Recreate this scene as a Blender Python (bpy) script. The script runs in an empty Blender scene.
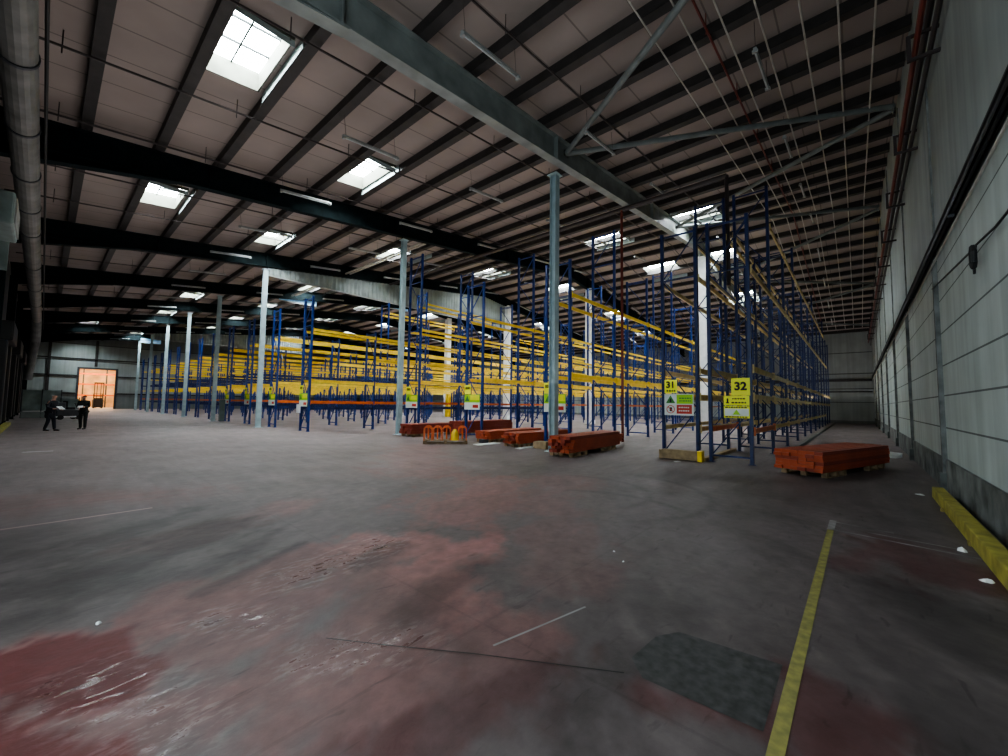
import bpy, math, random
from mathutils import Vector, Matrix, noise
random.seed(7)
C = bpy.context.scene.collection
R = math.radians

# ------------------------------------------------------------------ materials
def mat(name, col, rough=.55, metal=0., var=.12, scale=3., bump=0., emit=None, estr=0., dirt=None, spec=.5):
    m = bpy.data.materials.new(name); m.use_nodes = True
    nt = m.node_tree; b = nt.nodes['Principled BSDF']
    b.inputs['Roughness'].default_value = rough; b.inputs['Metallic'].default_value = metal
    b.inputs['Specular IOR Level'].default_value = spec
    tc = nt.nodes.new('ShaderNodeTexCoord'); n = nt.nodes.new('ShaderNodeTexNoise')
    n.inputs['Scale'].default_value = scale; n.inputs['Detail'].default_value = 5
    nt.links.new(tc.outputs['Object'], n.inputs['Vector'])
    cr = nt.nodes.new('ShaderNodeValToRGB')
    d = dirt if dirt else tuple(c*(1-var*2) for c in col)
    cr.color_ramp.elements[0].position = .3; cr.color_ramp.elements[1].position = .7
    cr.color_ramp.elements[0].color = (*d, 1); cr.color_ramp.elements[1].color = (*[min(1, c*(1+var)) for c in col], 1)
    nt.links.new(n.outputs['Fac'], cr.inputs['Fac']); nt.links.new(cr.outputs['Color'], b.inputs['Base Color'])
    if bump:
        bp = nt.nodes.new('ShaderNodeBump'); bp.inputs['Strength'].default_value = bump
        nt.links.new(n.outputs['Fac'], bp.inputs['Height']); nt.links.new(bp.outputs['Normal'], b.inputs['Normal'])
    if emit:
        b.inputs['Emission Color'].default_value = (*emit, 1); b.inputs['Emission Strength'].default_value = estr
    return m

M = {}
M['blue'] = mat('rack_blue_paint', (.012, .046, .22), .4, var=.25)
M['navy'] = mat('rack_navy_paint', (.008, .023, .10), .45, var=.25)
M['yellow'] = mat('beam_yellow_paint', (.88, .62, .05), .4, var=.1)
M['tan'] = mat('beam_dull_yellow', (.62, .48, .22), .5, var=.15)  # beam yellow dulled, with shade painted into the colour
M['orange'] = mat('beam_orange_paint', (.62, .14, .03), .45, var=.15)
M['redbeam'] = mat('beam_rust_orange', (.42, .080, .030), .5, var=.12, scale=1.5)
M['darkred'] = mat('beam_dark_red', (.27, .05, .03), .5, var=.12, scale=1.5)
M['galv'] = mat('column_grey_blue', (.36, .47, .50), .5, var=.1)
M['whitecol'] = mat('column_white', (.92, .97, .97), .5, var=.08)
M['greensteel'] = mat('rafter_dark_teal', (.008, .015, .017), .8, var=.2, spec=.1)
M['greysteel'] = mat('rafter_pale_grey', (.24, .265, .255), .5, var=.18, scale=1.5)  # rafter paint toned pale, as if lit by the skylight
M['purlin'] = mat('purlin_dark', (.034, .031, .030), .6, var=.15)
M['pipe'] = mat('pipe_dark', (.045, .035, .035), .5)
M['redpipe'] = mat('pipe_red_brown', (.16, .03, .02), .5)
M['wire'] = mat('pipe_pale', (.50, .47, .42), .5)
M['white'] = mat('white_enamel', (.30, .31, .30), .5, var=.1)
M['tube'] = mat('lamp_tube', (.5, .52, .52), .3)
M['wood'] = mat('pallet_wood', (.28, .20, .115), .8, var=.25, scale=8, bump=.2)
M['timber'] = mat('guard_timber', (.30, .215, .12), .8, var=.2, scale=5, bump=.2)
M['curb'] = mat('kerb_yellow', (.36, .32, .06), .6, var=.22, scale=5, bump=.1)
M['yelp'] = mat('guard_yellow', (.85, .60, .03), .5)
M['signy'] = mat('sign_yellow', (.78, .80, .04), .5, var=.03, emit=(.78,.80,.04), estr=.05)  # faint emission added, so the plates glow without a lamp
M['signg'] = mat('sign_green', (.36, .68, .03), .5, var=.03)
M['signw'] = mat('sign_white', (.70, .76, .72), .5, var=.05)
M['signr'] = mat('sign_red', (.58, .05, .03), .5, var=.05)
M['black'] = mat('black_ink', (.008, .008, .008), .6, var=.1)
M['dgreen'] = mat('triangle_green', (.06, .24, .05), .6, var=.1)
M['rubber'] = mat('black_rubber', (.012, .013, .014), .6)
M['curtain'] = mat('curtain_sheet', (.27, .31, .30), .6, var=.15, scale=1)
M['bluesheet'] = mat('blue_sheet', (.30, .55, .80), .5, emit=(.30,.55,.80), estr=.12)  # faint emission paints in light passing through the sheet
M['plastic'] = mat('white_plastic', (.75, .78, .78), .4)
M['linew'] = mat('line_white', (.26, .25, .25), .7, var=.3, scale=4)
M['liney'] = mat('line_yellow', (.23, .21, .06), .7, var=.2, scale=14, dirt=(.15, .14, .05))
M['glass'] = mat('skylight_pane', (.9, .95, .95), .4, emit=(.88, .97, 1.0), estr=60)
M['upstand'] = mat('skylight_upstand', (.10, .105, .085), .8, var=.08, spec=.1)
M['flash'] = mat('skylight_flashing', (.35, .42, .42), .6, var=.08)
M['zbar'] = mat('glazing_bar', (.03, .035, .035), .8, var=.08, spec=.1)
M['mid'] = mat('machine_grey', (.05, .055, .065), .5)
M['panelw'] = mat('panel_pale', (.22, .28, .27), .5, var=.25, scale=1.2)
M['skin'] = mat('skin', (.45, .26, .19), .6)
M['coat'] = mat('coat_navy', (.012, .013, .022), .8)
M['trouser'] = mat('trousers_black', (.010, .012, .010), .8)
M['hairw'] = mat('hair_grey', (.45, .47, .46), .8)
M['haird'] = mat('hair_dark', (.03, .022, .018), .8)
M['paper'] = mat('paper', (.6, .62, .6), .7)
M['warm'] = mat('warm_wall', (.75, .50, .28), .7, var=.2, scale=.7)

# ------------------------------------------------------------------ mesh builder
class MB:
    def __init__(s): s.v = []; s.f = []; s.cuts = []
    def box(s, x0, x1, y0, y1, z0, z1, X=None):
        n = len(s.v)
        P = [(x, y, z) for z in (z0, z1) for y in (y0, y1) for x in (x0, x1)]
        if X: P = [tuple(X @ Vector(p)) for p in P]
        s.v += P
        s.f += [tuple(n+i for i in q) for q in ((0,2,3,1),(4,5,7,6),(0,1,5,4),(1,3,7,5),(3,2,6,7),(2,0,4,6))]
        return s
    def _fr(s, a, b, up=(0,0,1)):
        a, b = Vector(a), Vector(b); d = (b-a).normalized(); u = Vector(up)
        if abs(d.dot(u)) > .98: u = Vector((0,1,0))
        x = d.cross(u).normalized(); y = x.cross(d)
        return a, b, x, y
    def bar(s, a, b, w, h):
        a, b, x, y = s._fr(a, b); n = len(s.v)
        for p in (a, b):
            for sx, sy in ((-1,-1),(1,-1),(1,1),(-1,1)): s.v.append(tuple(p+x*sx*w/2+y*sy*h/2))
        s.f += [(n+3,n+2,n+1,n),(n+4,n+5,n+6,n+7)] + [(n+i,n+(i+1)%4,n+4+(i+1)%4,n+4+i) for i in range(4)]
        return s
    def tube(s, a, b, r, k=8, r2=None):
        r2 = r if r2 is None else r2
        a, b, x, y = s._fr(a, b); n = len(s.v)
        for p, q in ((a, r), (b, r2)):
            for i in range(k):
                t = 2*math.pi*i/k; s.v.append(tuple(p+x*math.cos(t)*q+y*math.sin(t)*q))
        s.f += [tuple(n+i for i in reversed(range(k))), tuple(n+k+i for i in range(k))]
        s.f += [(n+i,n+(i+1)%k,n+k+(i+1)%k,n+k+i) for i in range(k)]
        return s
    def path(s, pts, r, k=6):
        for a, b in zip(pts, pts[1:]): s.tube(a, b, r, k)
        return s
    def ibar(s, a, b, w, h, t=.03):   # I section, h deep in the vertical
        a, b = Vector(a), Vector(b); z = Vector((0,0,1))
        d = (b-a).normalized(); x = d.cross(z).normalized(); y = x.cross(d)
        s.bar(a+y*(h/2-t/2), b+y*(h/2-t/2), w, t); s.bar(a-y*(h/2-t/2), b-y*(h/2-t/2), w, t); s.bar(a, b, t*.6, h-t)
        return s
    def icol(s, x, y, z0, z1, w, d, t=.02, turn=False):
        if turn:
            s.box(x-w/2, x-w/2+t, y-d/2, y+d/2, z0, z1); s.box(x+w/2-t, x+w/2, y-d/2, y+d/2, z0, z1); s.box(x-w/2+t, x+w/2-t, y-t/2, y+t/2, z0, z1)
        else:
            s.box(x-w/2, x+w/2, y-d/2, y-d/2+t, z0, z1); s.box(x-w/2, x+w/2, y+d/2-t, y+d/2, z0, z1); s.box(x-t/2, x+t/2, y-d/2+t, y+d/2-t, z0, z1)
        return s
    def poly(s, pts, th=None, dirn=(0,0,1)):
        n = len(s.v); k = len(pts); s.v += [tuple(p) for p in pts]
        s.f.append(tuple(range(n, n+k)))
        if th:
            d = Vector(dirn)*th; s.v += [tuple(Vector(p)+d) for p in pts]
            s.f.append(tuple(reversed(range(n+k, n+2*k))))
            s.f += [(n+i, n+k+i, n+k+(i+1)%k, n+(i+1)%k) for i in range(k)]
        return s
    def mesh(s, name, m):
        me = bpy.data.meshes.new(name); me.from_pydata(s.v, [], s.f); me.update()
        if m: me.materials.append(m)
        return me
    def each(s, name, m, parent=None, bevel=0):   # every primitive an object of its own
        step = 8; n = len(s.v)
        groups = []
        seen = {}
        par = list(range(n))
        def find(i):
            while par[i] != i: par[i] = par[par[i]]; i = par[i]
            return i
        for f in s.f:
            for i in f[1:]: par[find(i)] = find(f[0])
        for f in s.f: seen.setdefault(find(f[0]), []).append(f)
        out = []
        for fs in seen.values():
            ids = sorted({i for f in fs for i in f}); mp = {i: k for k, i in enumerate(ids)}
            q = MB(); q.v = [s.v[i] for i in ids]; q.f = [tuple(mp[i] for i in f) for f in fs]
            out.append(q.build(name, m, parent, bevel=bevel))
        return out
    def build(s, name, m, parent=None, loc=None, bevel=0):
        o = bpy.data.objects.new(name, s.mesh(name, m)); C.objects.link(o)
        if parent: o.parent = parent
        if loc: o.location = loc
        if bevel:
            b = o.modifiers.new('bevel', 'BEVEL'); b.width = bevel; b.segments = 2; b.limit_method = 'ANGLE'
        return o

def link(name, me, parent=None, loc=(0,0,0), rot=None):
    o = bpy.data.objects.new(name, me); C.objects.link(o); o.parent = parent; o.location = loc
    if rot: o.rotation_euler = rot
    return o
def tag(o, label, cat, group=None):
    o['label'] = label; o['category'] = cat
    if group: o['group'] = group
    return o
def thing(name, label, cat, loc=(0,0,0), rz=0, group=None):
    o = bpy.data.objects.new(name, None); C.objects.link(o); o.empty_display_size = .1
    o.location = loc; o.rotation_euler = (0, 0, rz)
    return tag(o, label, cat, group)
def struct(o): o['kind'] = 'structure'; return o
ORD = 'first second third fourth fifth sixth seventh eighth ninth tenth eleventh twelfth thirteenth fourteenth fifteenth sixteenth seventeenth eighteenth nineteenth twentieth'.split()

# ------------------------------------------------------------------ building dimensions
XL, XR, YR, YF, RIDGE = -1.75, 55.6, -1.3, 84.0, 27.3
def roofz(x): return 9.6 + .115*(x+1) if x < RIDGE else 9.6 + .115*(RIDGE+1) - .115*(x-RIDGE)
FR = [7.5 + 9.5*k for k in range(8)]
FR[0] = 7.5

# ---- floor (painted concrete: worn red coating and bare grey), painted into a colour attribute by formula
def seg_d(px, py, a, b):
    ax, ay = a; bx, by = b; dx, dy = bx-ax, by-ay; L = dx*dx+dy*dy
    t = 0 if L == 0 else max(0, min(1, ((px-ax)*dx+(py-ay)*dy)/L))
    return math.hypot(px-ax-dx*t, py-ay-dy*t)
RED = [((.95,3.9),(2.5,4.25),.42,.75),((2.5,4.2),(3.2,3.2),.42,.75),((1.0,2.4),(2.2,2.9),.6,.7),((.9,3.1),(1.9,3.5),.42,.65),((.05,3.9),(.35,3.1),.24,1.25),((-.2,3.2),(.1,2.6),.28,1.3),((.3,2.9),(.9,2.4),.3,.6),
       ((2.3,.85),(2.6,.4),.16,.6),((2.1,-.1),(2.9,.15),.24,.6),((5.9,-.7),(6.7,-.3),.45,.65),((6.7,-.2),(5.6,.1),.2,.5),
       ((-.4,9.6),(1.5,8.7),.7,.45),((4.2,4.5),(6,5.6),.8,.5),((5.3,3.8),(7.5,4.8),.6,.28),((6,8),(9,12),1.0,.3),((3.4,2.3),(4.4,2.9),.5,.22),((0.9,5.8),(2.6,6.6),.35,.3),((1.2,1.6),(2.2,1.9),.4,.5)]
DARK = [((.3,5.1),(1.6,6.2),.4,.9),((.2,6.3),(1.5,7.2),.3,.7),((1.1,4.6),(2.0,5.4),.14,.8),((-.3,5),(.4,5.4),.5,.8),((2.2,3.75),(2.7,3.9),.16,1.0),((1.9,2.6),(2.3,2.75),.2,.9),((.9,4.15),(2.0,4.75),.07,.9),((2.4,2.7),(3.0,2.9),.12,.7),((3.2,1.3),(3.6,1.9),.3,.3),
        ((2.7,1.4),(2.2,1.2),.35,.4),((3.0,-.5),(4.8,-.5),.4,.5)]
def floor_cols(x, y):
    nv = noise.fractal(Vector((x*.9, y*.9, 3.1)), .9, 2.2, 6)
    # streaks run away along the traffic direction
    u = x*.82+y*.57; v = -x*.57+y*.82
    n2 = noise.fractal(Vector((u*1.6, v*5.0, 7.7)), .75, 2.3, 5)
    n4 = noise.fractal(Vector((x*6, y*6, 2.2)), .7, 2.3, 4)
    n3 = noise.fractal(Vector((x*.22, y*.22, 1.3)), .9, 2.2, 3)
    r = 0
    for a, b, w, s in RED:
        d = seg_d(x, y, a, b)/w + nv*.8 + n2*.55 + n4*.35
        r = max(r, s*max(0, min(1, (1.28-d)*1.7)))
    k = 0
    for a, b, w, s in DARK:
        d = seg_d(x, y, a, b)/w + nv*.7 + n2*.5 + n4*.3
        k = max(k, s*max(0, min(1, 1.4-d)))
    for cx_, cy_, R_, a0, a1 in ((6.6, 4.2, 1.5, -2.2, .6), (6.9, 3.9, 2.1, -2.4, .3), (5.2, 3.1, 1.7, -.9, .9)):
        dd = math.hypot(x-cx_, y-cy_); an_ = math.atan2(y-cy_, x-cx_)
        if a0 < an_ < a1: k = max(k, .7*max(0, 1-abs(dd-R_)/.13)*min(1, (an_-a0)*3, (a1-an_)*3))
    wet = 0
    for a, b, w in (((.22,3.35),(.50,2.55),.34),((.9,3.6),(1.2,3.25),.26),((1.6,3.9),(2.6,4.1),.4),((1.2,2.6),(1.7,2.3),.3)):
        wet = max(wet, max(0, min(1, 1.1-seg_d(x, y, a, b)/w)))
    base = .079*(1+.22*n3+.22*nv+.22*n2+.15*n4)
    far = max(0, min(1, (math.hypot(x, y)-5)/18))  # lighter with distance, painting in the floor's grazing skylight sheen
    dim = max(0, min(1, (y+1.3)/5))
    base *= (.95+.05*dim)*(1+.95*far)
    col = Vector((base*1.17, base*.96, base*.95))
    pink = Vector((.165, .072, .066))*(1+.9*max(0, min(1, (x-1.9)*1.4))); deep = Vector((.085, .016, .016))
    if r > 0:
        tgt = deep if (r > 1 or x*.3+y < 2.2) else pink*(1+.3*n2)
        col = col.lerp(tgt, min(.92, r*(.8 if r < 1 else .75)))
    col = col*(1-.55*k)
    return (col.x, col.y, col.z, wet)
def axis(lo, hi, fine_lo, fine_hi, st, coarse):
    a = [lo]; x = lo
    while x < hi:
        x += st if fine_lo <= x < fine_hi else coarse
        a.append(min(x, hi))
    return a
xs = axis(XL, XR, -1.8, 9, .055, .55); ys = axis(YR, YF, -1.8, 7.5, .055, .5)
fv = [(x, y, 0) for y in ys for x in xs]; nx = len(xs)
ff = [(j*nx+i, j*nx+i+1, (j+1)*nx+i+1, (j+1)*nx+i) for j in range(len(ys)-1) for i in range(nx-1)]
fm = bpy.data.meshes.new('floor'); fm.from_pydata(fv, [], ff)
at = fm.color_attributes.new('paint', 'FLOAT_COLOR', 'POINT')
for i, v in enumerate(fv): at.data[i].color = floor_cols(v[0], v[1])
m = bpy.data.materials.new('floor_concrete'); m.use_nodes = True; nt = m.node_tree; b = nt.nodes['Principled BSDF']
a = nt.nodes.new('ShaderNodeAttribute'); a.attribute_name = 'paint'
tc = nt.nodes.new('ShaderNodeTexCoord')
n1 = nt.nodes.new('ShaderNodeTexNoise'); n1.inputs['Scale'].default_value = 7; n1.inputs['Detail'].default_value = 9; n1.inputs['Roughness'].default_value = .65
n2 = nt.nodes.new('ShaderNodeTexNoise'); n2.inputs['Scale'].default_value = 1.3; n2.inputs['Detail'].default_value = 6; n2.inputs['Distortion'].default_value = 1.2
mp = nt.nodes.new('ShaderNodeMapping'); mp.inputs['Rotation'].default_value = (0,0,R(35)); mp.inputs['Scale'].default_value = (.35, 1.6, 1)
nt.links.new(tc.outputs['Object'], mp.inputs['Vector']); nt.links.new(mp.outputs['Vector'], n2.inputs['Vector']); nt.links.new(tc.outputs['Object'], n1.inputs['Vector'])
def mth(op, a_, b_=None, c_=None):
    q = nt.nodes.new('ShaderNodeMath'); q.operation = op
    for i, v in enumerate((a_, b_, c_)):
        if v is None: continue
        if isinstance(v, (int, float)): q.inputs[i].default_value = v
        else: nt.links.new(v, q.inputs[i])
    return q.outputs[0]
f1 = mth('MULTIPLY_ADD', n1.outputs['Fac'], .9, .55); f2 = mth('MULTIPLY_ADD', n2.outputs['Fac'], 1.0, .5); ff_ = mth('MULTIPLY', f1, f2)
vm = nt.nodes.new('ShaderNodeVectorMath'); vm.operation = 'SCALE'
nt.links.new(a.outputs['Color'], vm.inputs[0]); nt.links.new(ff_, vm.inputs['Scale'])
# slab joints every 6.1 m
sp = nt.nodes.new('ShaderNodeSeparateXYZ'); nt.links.new(tc.outputs['Object'], sp.inputs[0])
jx = mth('LESS_THAN', mth('PINGPONG', mth('ADD', sp.outputs[0], 3.9), 3.05), .012)
jy = mth('LESS_THAN', mth('PINGPONG', mth('ADD', sp.outputs[1], 4.0), 3.05), .012)
jj = mth('MAXIMUM', jx, jy)
vs = nt.nodes.new('ShaderNodeVectorMath'); vs.operation = 'SCALE'; nt.links.new(vm.outputs[0], vs.inputs[0]); nt.links.new(mth('MULTIPLY_ADD', jj, -.12, 1), vs.inputs['Scale'])
n6 = nt.nodes.new('ShaderNodeTexNoise'); n6.inputs['Scale'].default_value = 9; n6.inputs['Detail'].default_value = 3; n6.inputs['Distortion'].default_value = .6
nt.links.new(mp.outputs['Vector'], n6.inputs['Vector'])
m6 = nt.nodes.new('ShaderNodeMapRange'); m6.inputs[1].default_value = .64; m6.inputs[2].default_value = .74; nt.links.new(n6.outputs['Fac'], m6.inputs[0])
v6 = nt.nodes.new('ShaderNodeVectorMath'); v6.operation = 'SCALE'; nt.links.new(vs.outputs[0], v6.inputs[0]); nt.links.new(mth('MULTIPLY_ADD', m6.outputs[0], -.38, 1), v6.inputs['Scale'])
nt.links.new(v6.outputs[0], b.inputs['Base Color'])
b.inputs['Specular IOR Level'].default_value = .32
r0 = mth('MULTIPLY_ADD', n2.outputs['Fac'], .30, .34)
n5 = nt.nodes.new('ShaderNodeTexNoise'); n5.inputs['Scale'].default_value = 11; n5.inputs['Detail'].default_value = 4; n5.inputs['Roughness'].default_value = .6
mp5 = nt.nodes.new('ShaderNodeMapping'); mp5.inputs['Rotation'].default_value = (0,0,R(-35)); mp5.inputs['Scale'].default_value = (.6, 1.7, 1)
nt.links.new(tc.outputs['Object'], mp5.inputs['Vector']); nt.links.new(mp5.outputs['Vector'], n5.inputs['Vector'])
mr = nt.nodes.new('ShaderNodeMapRange'); mr.inputs[1].default_value = .50; mr.inputs[2].default_value = .62
nt.links.new(n5.outputs['Fac'], mr.inputs[0])
fleck = mth('MULTIPLY', mr.outputs[0], a.outputs['Alpha'])
rr = mth('MULTIPLY_ADD', fleck, -.34, r0)
sl = mth('MULTIPLY_ADD', fleck, .55, .30); nt.links.new(sl, b.inputs['Specular IOR Level'])
nt.links.new(mth('MAXIMUM', rr, .14), b.inputs['Roughness'])
bp = nt.nodes.new('ShaderNodeBump'); bp.inputs['Strength'].default_value = .25; bp.inputs['Distance'].default_value = .02
nt.links.new(n1.outputs['Fac'], bp.inputs['Height']); nt.links.new(bp.outputs['Normal'], b.inputs['Normal'])
fm.materials.append(m)
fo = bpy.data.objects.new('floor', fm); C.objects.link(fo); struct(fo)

# ---- skylights list and ceiling with real openings
SKY = []
for xc, w, yl in ((2.75, 1.3, [10.85, 21.3, 62, 80]), (7.75, 1.35, [14.3, 24.0, 42.7, 53.2, 73]),
                  (14.7, 1.6, [22.6, 35.3, 45, 55, 65, 75]), (23.7, 1.7, [6.6, 12.0, 22.6, 32, 42, 52, 62, 72]),
                  (31.1, 1.9, [7.1, 11.2, 20.5, 30, 40, 50, 60]), (40.2, 2.2, [7.4, 19, 28.6, 38, 48, 58]), (48, 1.8, [19, 28, 38])):
    for y in yl: SKY.append((xc-w/2, xc+w/2, y-1.2, y+1.2))
bx = sorted({XL, RIDGE, XR} | {v for s in SKY for v in s[:2]}); by = sorted({YR, YF} | {v for s in SKY for v in s[2:]})
cb = MB()
for i in range(len(bx)-1):
    for j in range(len(by)-1):
        mx, my = (bx[i]+bx[i+1])/2, (by[j]+by[j+1])/2
        if any(s[0] < mx < s[1] and s[2] < my < s[3] for s in SKY): continue
        x0, x1, y0, y1 = bx[i], bx[i+1], by[j], by[j+1]
        cb.poly([(x0,y0,roofz(x0)),(x0,y1,roofz(x0)),(x1,y1,roofz(x1)),(x1,y0,roofz(x1))])
mc = bpy.data.materials.new('ceiling_liner'); mc.use_nodes = True; nt = mc.node_tree; b = nt.nodes['Principled BSDF']
tc = nt.nodes.new('ShaderNodeTexCoord'); sp = nt.nodes.new('ShaderNodeSeparateXYZ'); nt.links.new(tc.outputs['Object'], sp.inputs[0])
ny = nt.nodes.new('ShaderNodeTexNoise'); ny.inputs['Scale'].default_value = .5; ny.inputs['Detail'].default_value = 6; nt.links.new(tc.outputs['Object'], ny.inputs['Vector'])
ln = mth('LESS_THAN', mth('PINGPONG', sp.outputs[1], .6), .02)
k = mth('MULTIPLY', mth('MULTIPLY_ADD', ny.outputs['Fac'], .6, .7), mth('MULTIPLY_ADD', ln, -.45, 1))
vm = nt.nodes.new('ShaderNodeVectorMath'); vm.operation = 'SCALE'; vm.inputs[0].default_value = (.30, .252, .232); nt.links.new(k, vm.inputs['Scale'])
nt.links.new(vm.outputs[0], b.inputs['Base Color']); b.inputs['Roughness'].default_value = .7
ceil = struct(cb.build('ceiling', mc))
# purlins are parts of the ceiling, widened to take in their shadow
x = .36
while x < XR-.3:
    MB().box(x-.07, x+.07, YR+.02, YF-.02, roofz(x)-.28, roofz(x)-.012).box(x-.07, x+.17, YR+.02, YF-.02, roofz(x)-.295, roofz(x)-.272).build('purlin', M['purlin'], ceil)
    x += 1.645
for n, (x0, x1, y0, y1) in enumerate(SKY):
    u = MB(); z0, z1 = roofz(x0), roofz(x1); H = .42
    for (ax, ay, az), (bx_, by_, bz) in (((x0,y0,z0),(x1,y0,z1)), ((x1,y0,z1),(x1,y1,z1)), ((x1,y1,z1),(x0,y1,z0)), ((x0,y1,z0),(x0,y0,z0))):
        u.bar((ax,ay,az+H/2-.05), (bx_,by_,bz+H/2-.05), .03, H+.1)
    w = struct(u.build('window_%d' % (n+1), M['upstand']))
    g = MB().poly([(x0,y0,z0+H),(x0,y1,z0+H),(x1,y1,z1+H),(x1,y0,z1+H)], .02).build('pane', M['glass'], w)
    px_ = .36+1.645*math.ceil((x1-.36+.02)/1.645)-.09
    MB().box(px_-.012, px_, y0-.15, y1+.15, roofz(px_)-.29, roofz(px_)-.03).build('flashing', M['flash'], w)  # added pale strip imitating the purlin face lit by the skylight
    MB().box(x0, x1, y0-.06, y0-.04, roofz(x0)-.16, roofz(x0)-.02).build('flashing', M['flash'], w)  # second added strip in the same lit tone, across the opening's edge
    fr = MB()
    for t in (.34, .67): fr.bar((x0, y0+(y1-y0)*t, z0+H-.03), (x1, y0+(y1-y0)*t, z1+H-.03), .045, .05)
    fr.bar(((x0+x1)/2, y0, (z0+z1)/2+H-.03), ((x0+x1)/2, y1, (z0+z1)/2+H-.03), .035, .05)
    fr.each('glazing_bar', M['zbar'], w)

# ---- walls
def wallmat(name, col, joints, top, axis_i=0, lo=.5):
    m = bpy.data.materials.new(name); m.use_nodes = True
    global nt
    nt = m.node_tree; b = nt.nodes['Principled BSDF']
    tc = nt.nodes.new('ShaderNodeTexCoord'); sp = nt.nodes.new('ShaderNodeSeparateXYZ'); nt.links.new(tc.outputs['Object'], sp.inputs[0])
    n = nt.nodes.new('ShaderNodeTexNoise'); n.inputs['Scale'].default_value = .8; n.inputs['Detail'].default_value = 8; nt.links.new(tc.outputs['Object'], n.inputs['Vector'])
    n_ = nt.nodes.new('ShaderNodeTexNoise'); n_.inputs['Scale'].default_value = 1.4; n_.inputs['Detail'].default_value = 6
    mp = nt.nodes.new('ShaderNodeMapping'); mp.inputs['Scale'].default_value = (2.5, 2.5, .12); nt.links.new(tc.outputs['Object'], mp.inputs['Vector']); nt.links.new(mp.outputs['Vector'], n_.inputs['Vector'])
    k = mth('MULTIPLY', mth('MULTIPLY_ADD', n.outputs['Fac'], .5, .72), mth('MULTIPLY_ADD', n_.outputs['Fac'], .6, .7))
    for z, w in joints:
        l = mth('LESS_THAN', mth('ABSOLUTE', mth('SUBTRACT', sp.outputs[2], z)), w)
        k = mth('MULTIPLY', k, mth('MULTIPLY_ADD', l, -.75, 1))
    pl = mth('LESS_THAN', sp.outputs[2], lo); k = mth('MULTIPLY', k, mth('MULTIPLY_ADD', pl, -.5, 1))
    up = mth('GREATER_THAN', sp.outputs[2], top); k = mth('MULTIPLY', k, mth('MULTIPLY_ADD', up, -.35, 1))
    vm = nt.nodes.new('ShaderNodeVectorMath'); vm.operation = 'SCALE'; vm.inputs[0].default_value = col; nt.links.new(k, vm.inputs['Scale'])
    nt.links.new(vm.outputs[0], b.inputs['Base Color']); b.inputs['Roughness'].default_value = .75
    return m
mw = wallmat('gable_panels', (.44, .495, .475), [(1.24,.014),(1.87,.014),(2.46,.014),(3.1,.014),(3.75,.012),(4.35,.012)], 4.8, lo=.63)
wr = MB(); wr.poly([(x, YR, 0) for x in (XL, XR)] + [(XR, YR, roofz(XR)+.01), (RIDGE, YR, roofz(RIDGE)+.01), (XL, YR, roofz(XL)+.01)], .2, (0,-1,0))
struct(wr.build('wall_right', mw))
# plinth stands proud of the panels
struct(MB().box(XL, XR, YR, YR+.03, 0, .62).build('baseboard_right', mat('plinth_concrete', (.17,.185,.18), .85, var=.35, scale=2, bump=.3)))
mlw = wallmat('left_cladding', (.075, .08, .082), [(1.2,.03),(2.4,.03),(3.6,.03),(4.8,.03)], 6)
struct(MB().box(XL-.2, XL, 4.5, YF, 0, roofz(XL)+.02).build('wall_left', mlw))
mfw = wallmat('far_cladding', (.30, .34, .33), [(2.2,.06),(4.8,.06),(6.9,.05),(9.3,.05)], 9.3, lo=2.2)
wf = MB()
DX0, DX1, DZ = 3.3, 7.05, 5.75
for x0, x1, z0 in ((XL, DX0, 0), (DX1, XR, 0), (DX0, DX1, DZ)):
    xx = [x0] + ([RIDGE] if x0 < RIDGE < x1 else []) + [x1]
    wf.poly([(x0, YF, z0), (x1, YF, z0)] + [(q, YF, roofz(q)+.01) for q in reversed(xx)], .2, (0,1,0))
struct(wf.build('wall_far', mfw))
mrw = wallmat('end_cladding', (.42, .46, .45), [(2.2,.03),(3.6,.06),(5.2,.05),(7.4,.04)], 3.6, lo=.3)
struct(MB().box(XR, XR+.2, YR, YF, 0, roofz(XR)+.02).build('wall_end', mrw))
# sheeting rails on the walls
for n, (a_, b_, w_, h_) in enumerate((((XR-.1, YR+.1, 4.5), (XR-.1, 40, 4.5), .2, .25), ((XR-.1, YR+.1, 3.3), (XR-.1, 40, 3.3), .2, .12), ((XL+.1, YF-.12, 2.25), (DX0-.3, YF-.12, 2.25), .2, .16), ((DX1+.3, YF-.12, 2.25), (30, YF-.12, 2.25), .2, .16),
        ((XL+.1, YF-.12, 4.75), (DX0-.2, YF-.12, 4.75), .2, .16), ((DX1+.3, YF-.12, 4.75), (30, YF-.12, 4.75), .2, .16), ((XL+.1, YF-.12, 7.2), (30, YF-.12, 7.2), .2, .14), ((4.9, YF-.12, DZ+.4), (4.9, YF-.12, 10), .3, .2), ((.3, YF-.12, 0), (.3, YF-.12, 9.4), .3, .2))):
    struct(MB().bar(a_, b_, w_, h_).build('trim_%d' % (n+1), M['purlin']))
# door frame
df = MB().box(DX0-.25, DX0, YF-.15, YF+.1, 0, DZ+.25).box(DX1, DX1+.25, YF-.15, YF+.1, 0, DZ+.25).box(DX0, DX1, YF-.15, YF+.1, DZ, DZ+.25)
struct(df.build('door_1', M['mid']))

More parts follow.
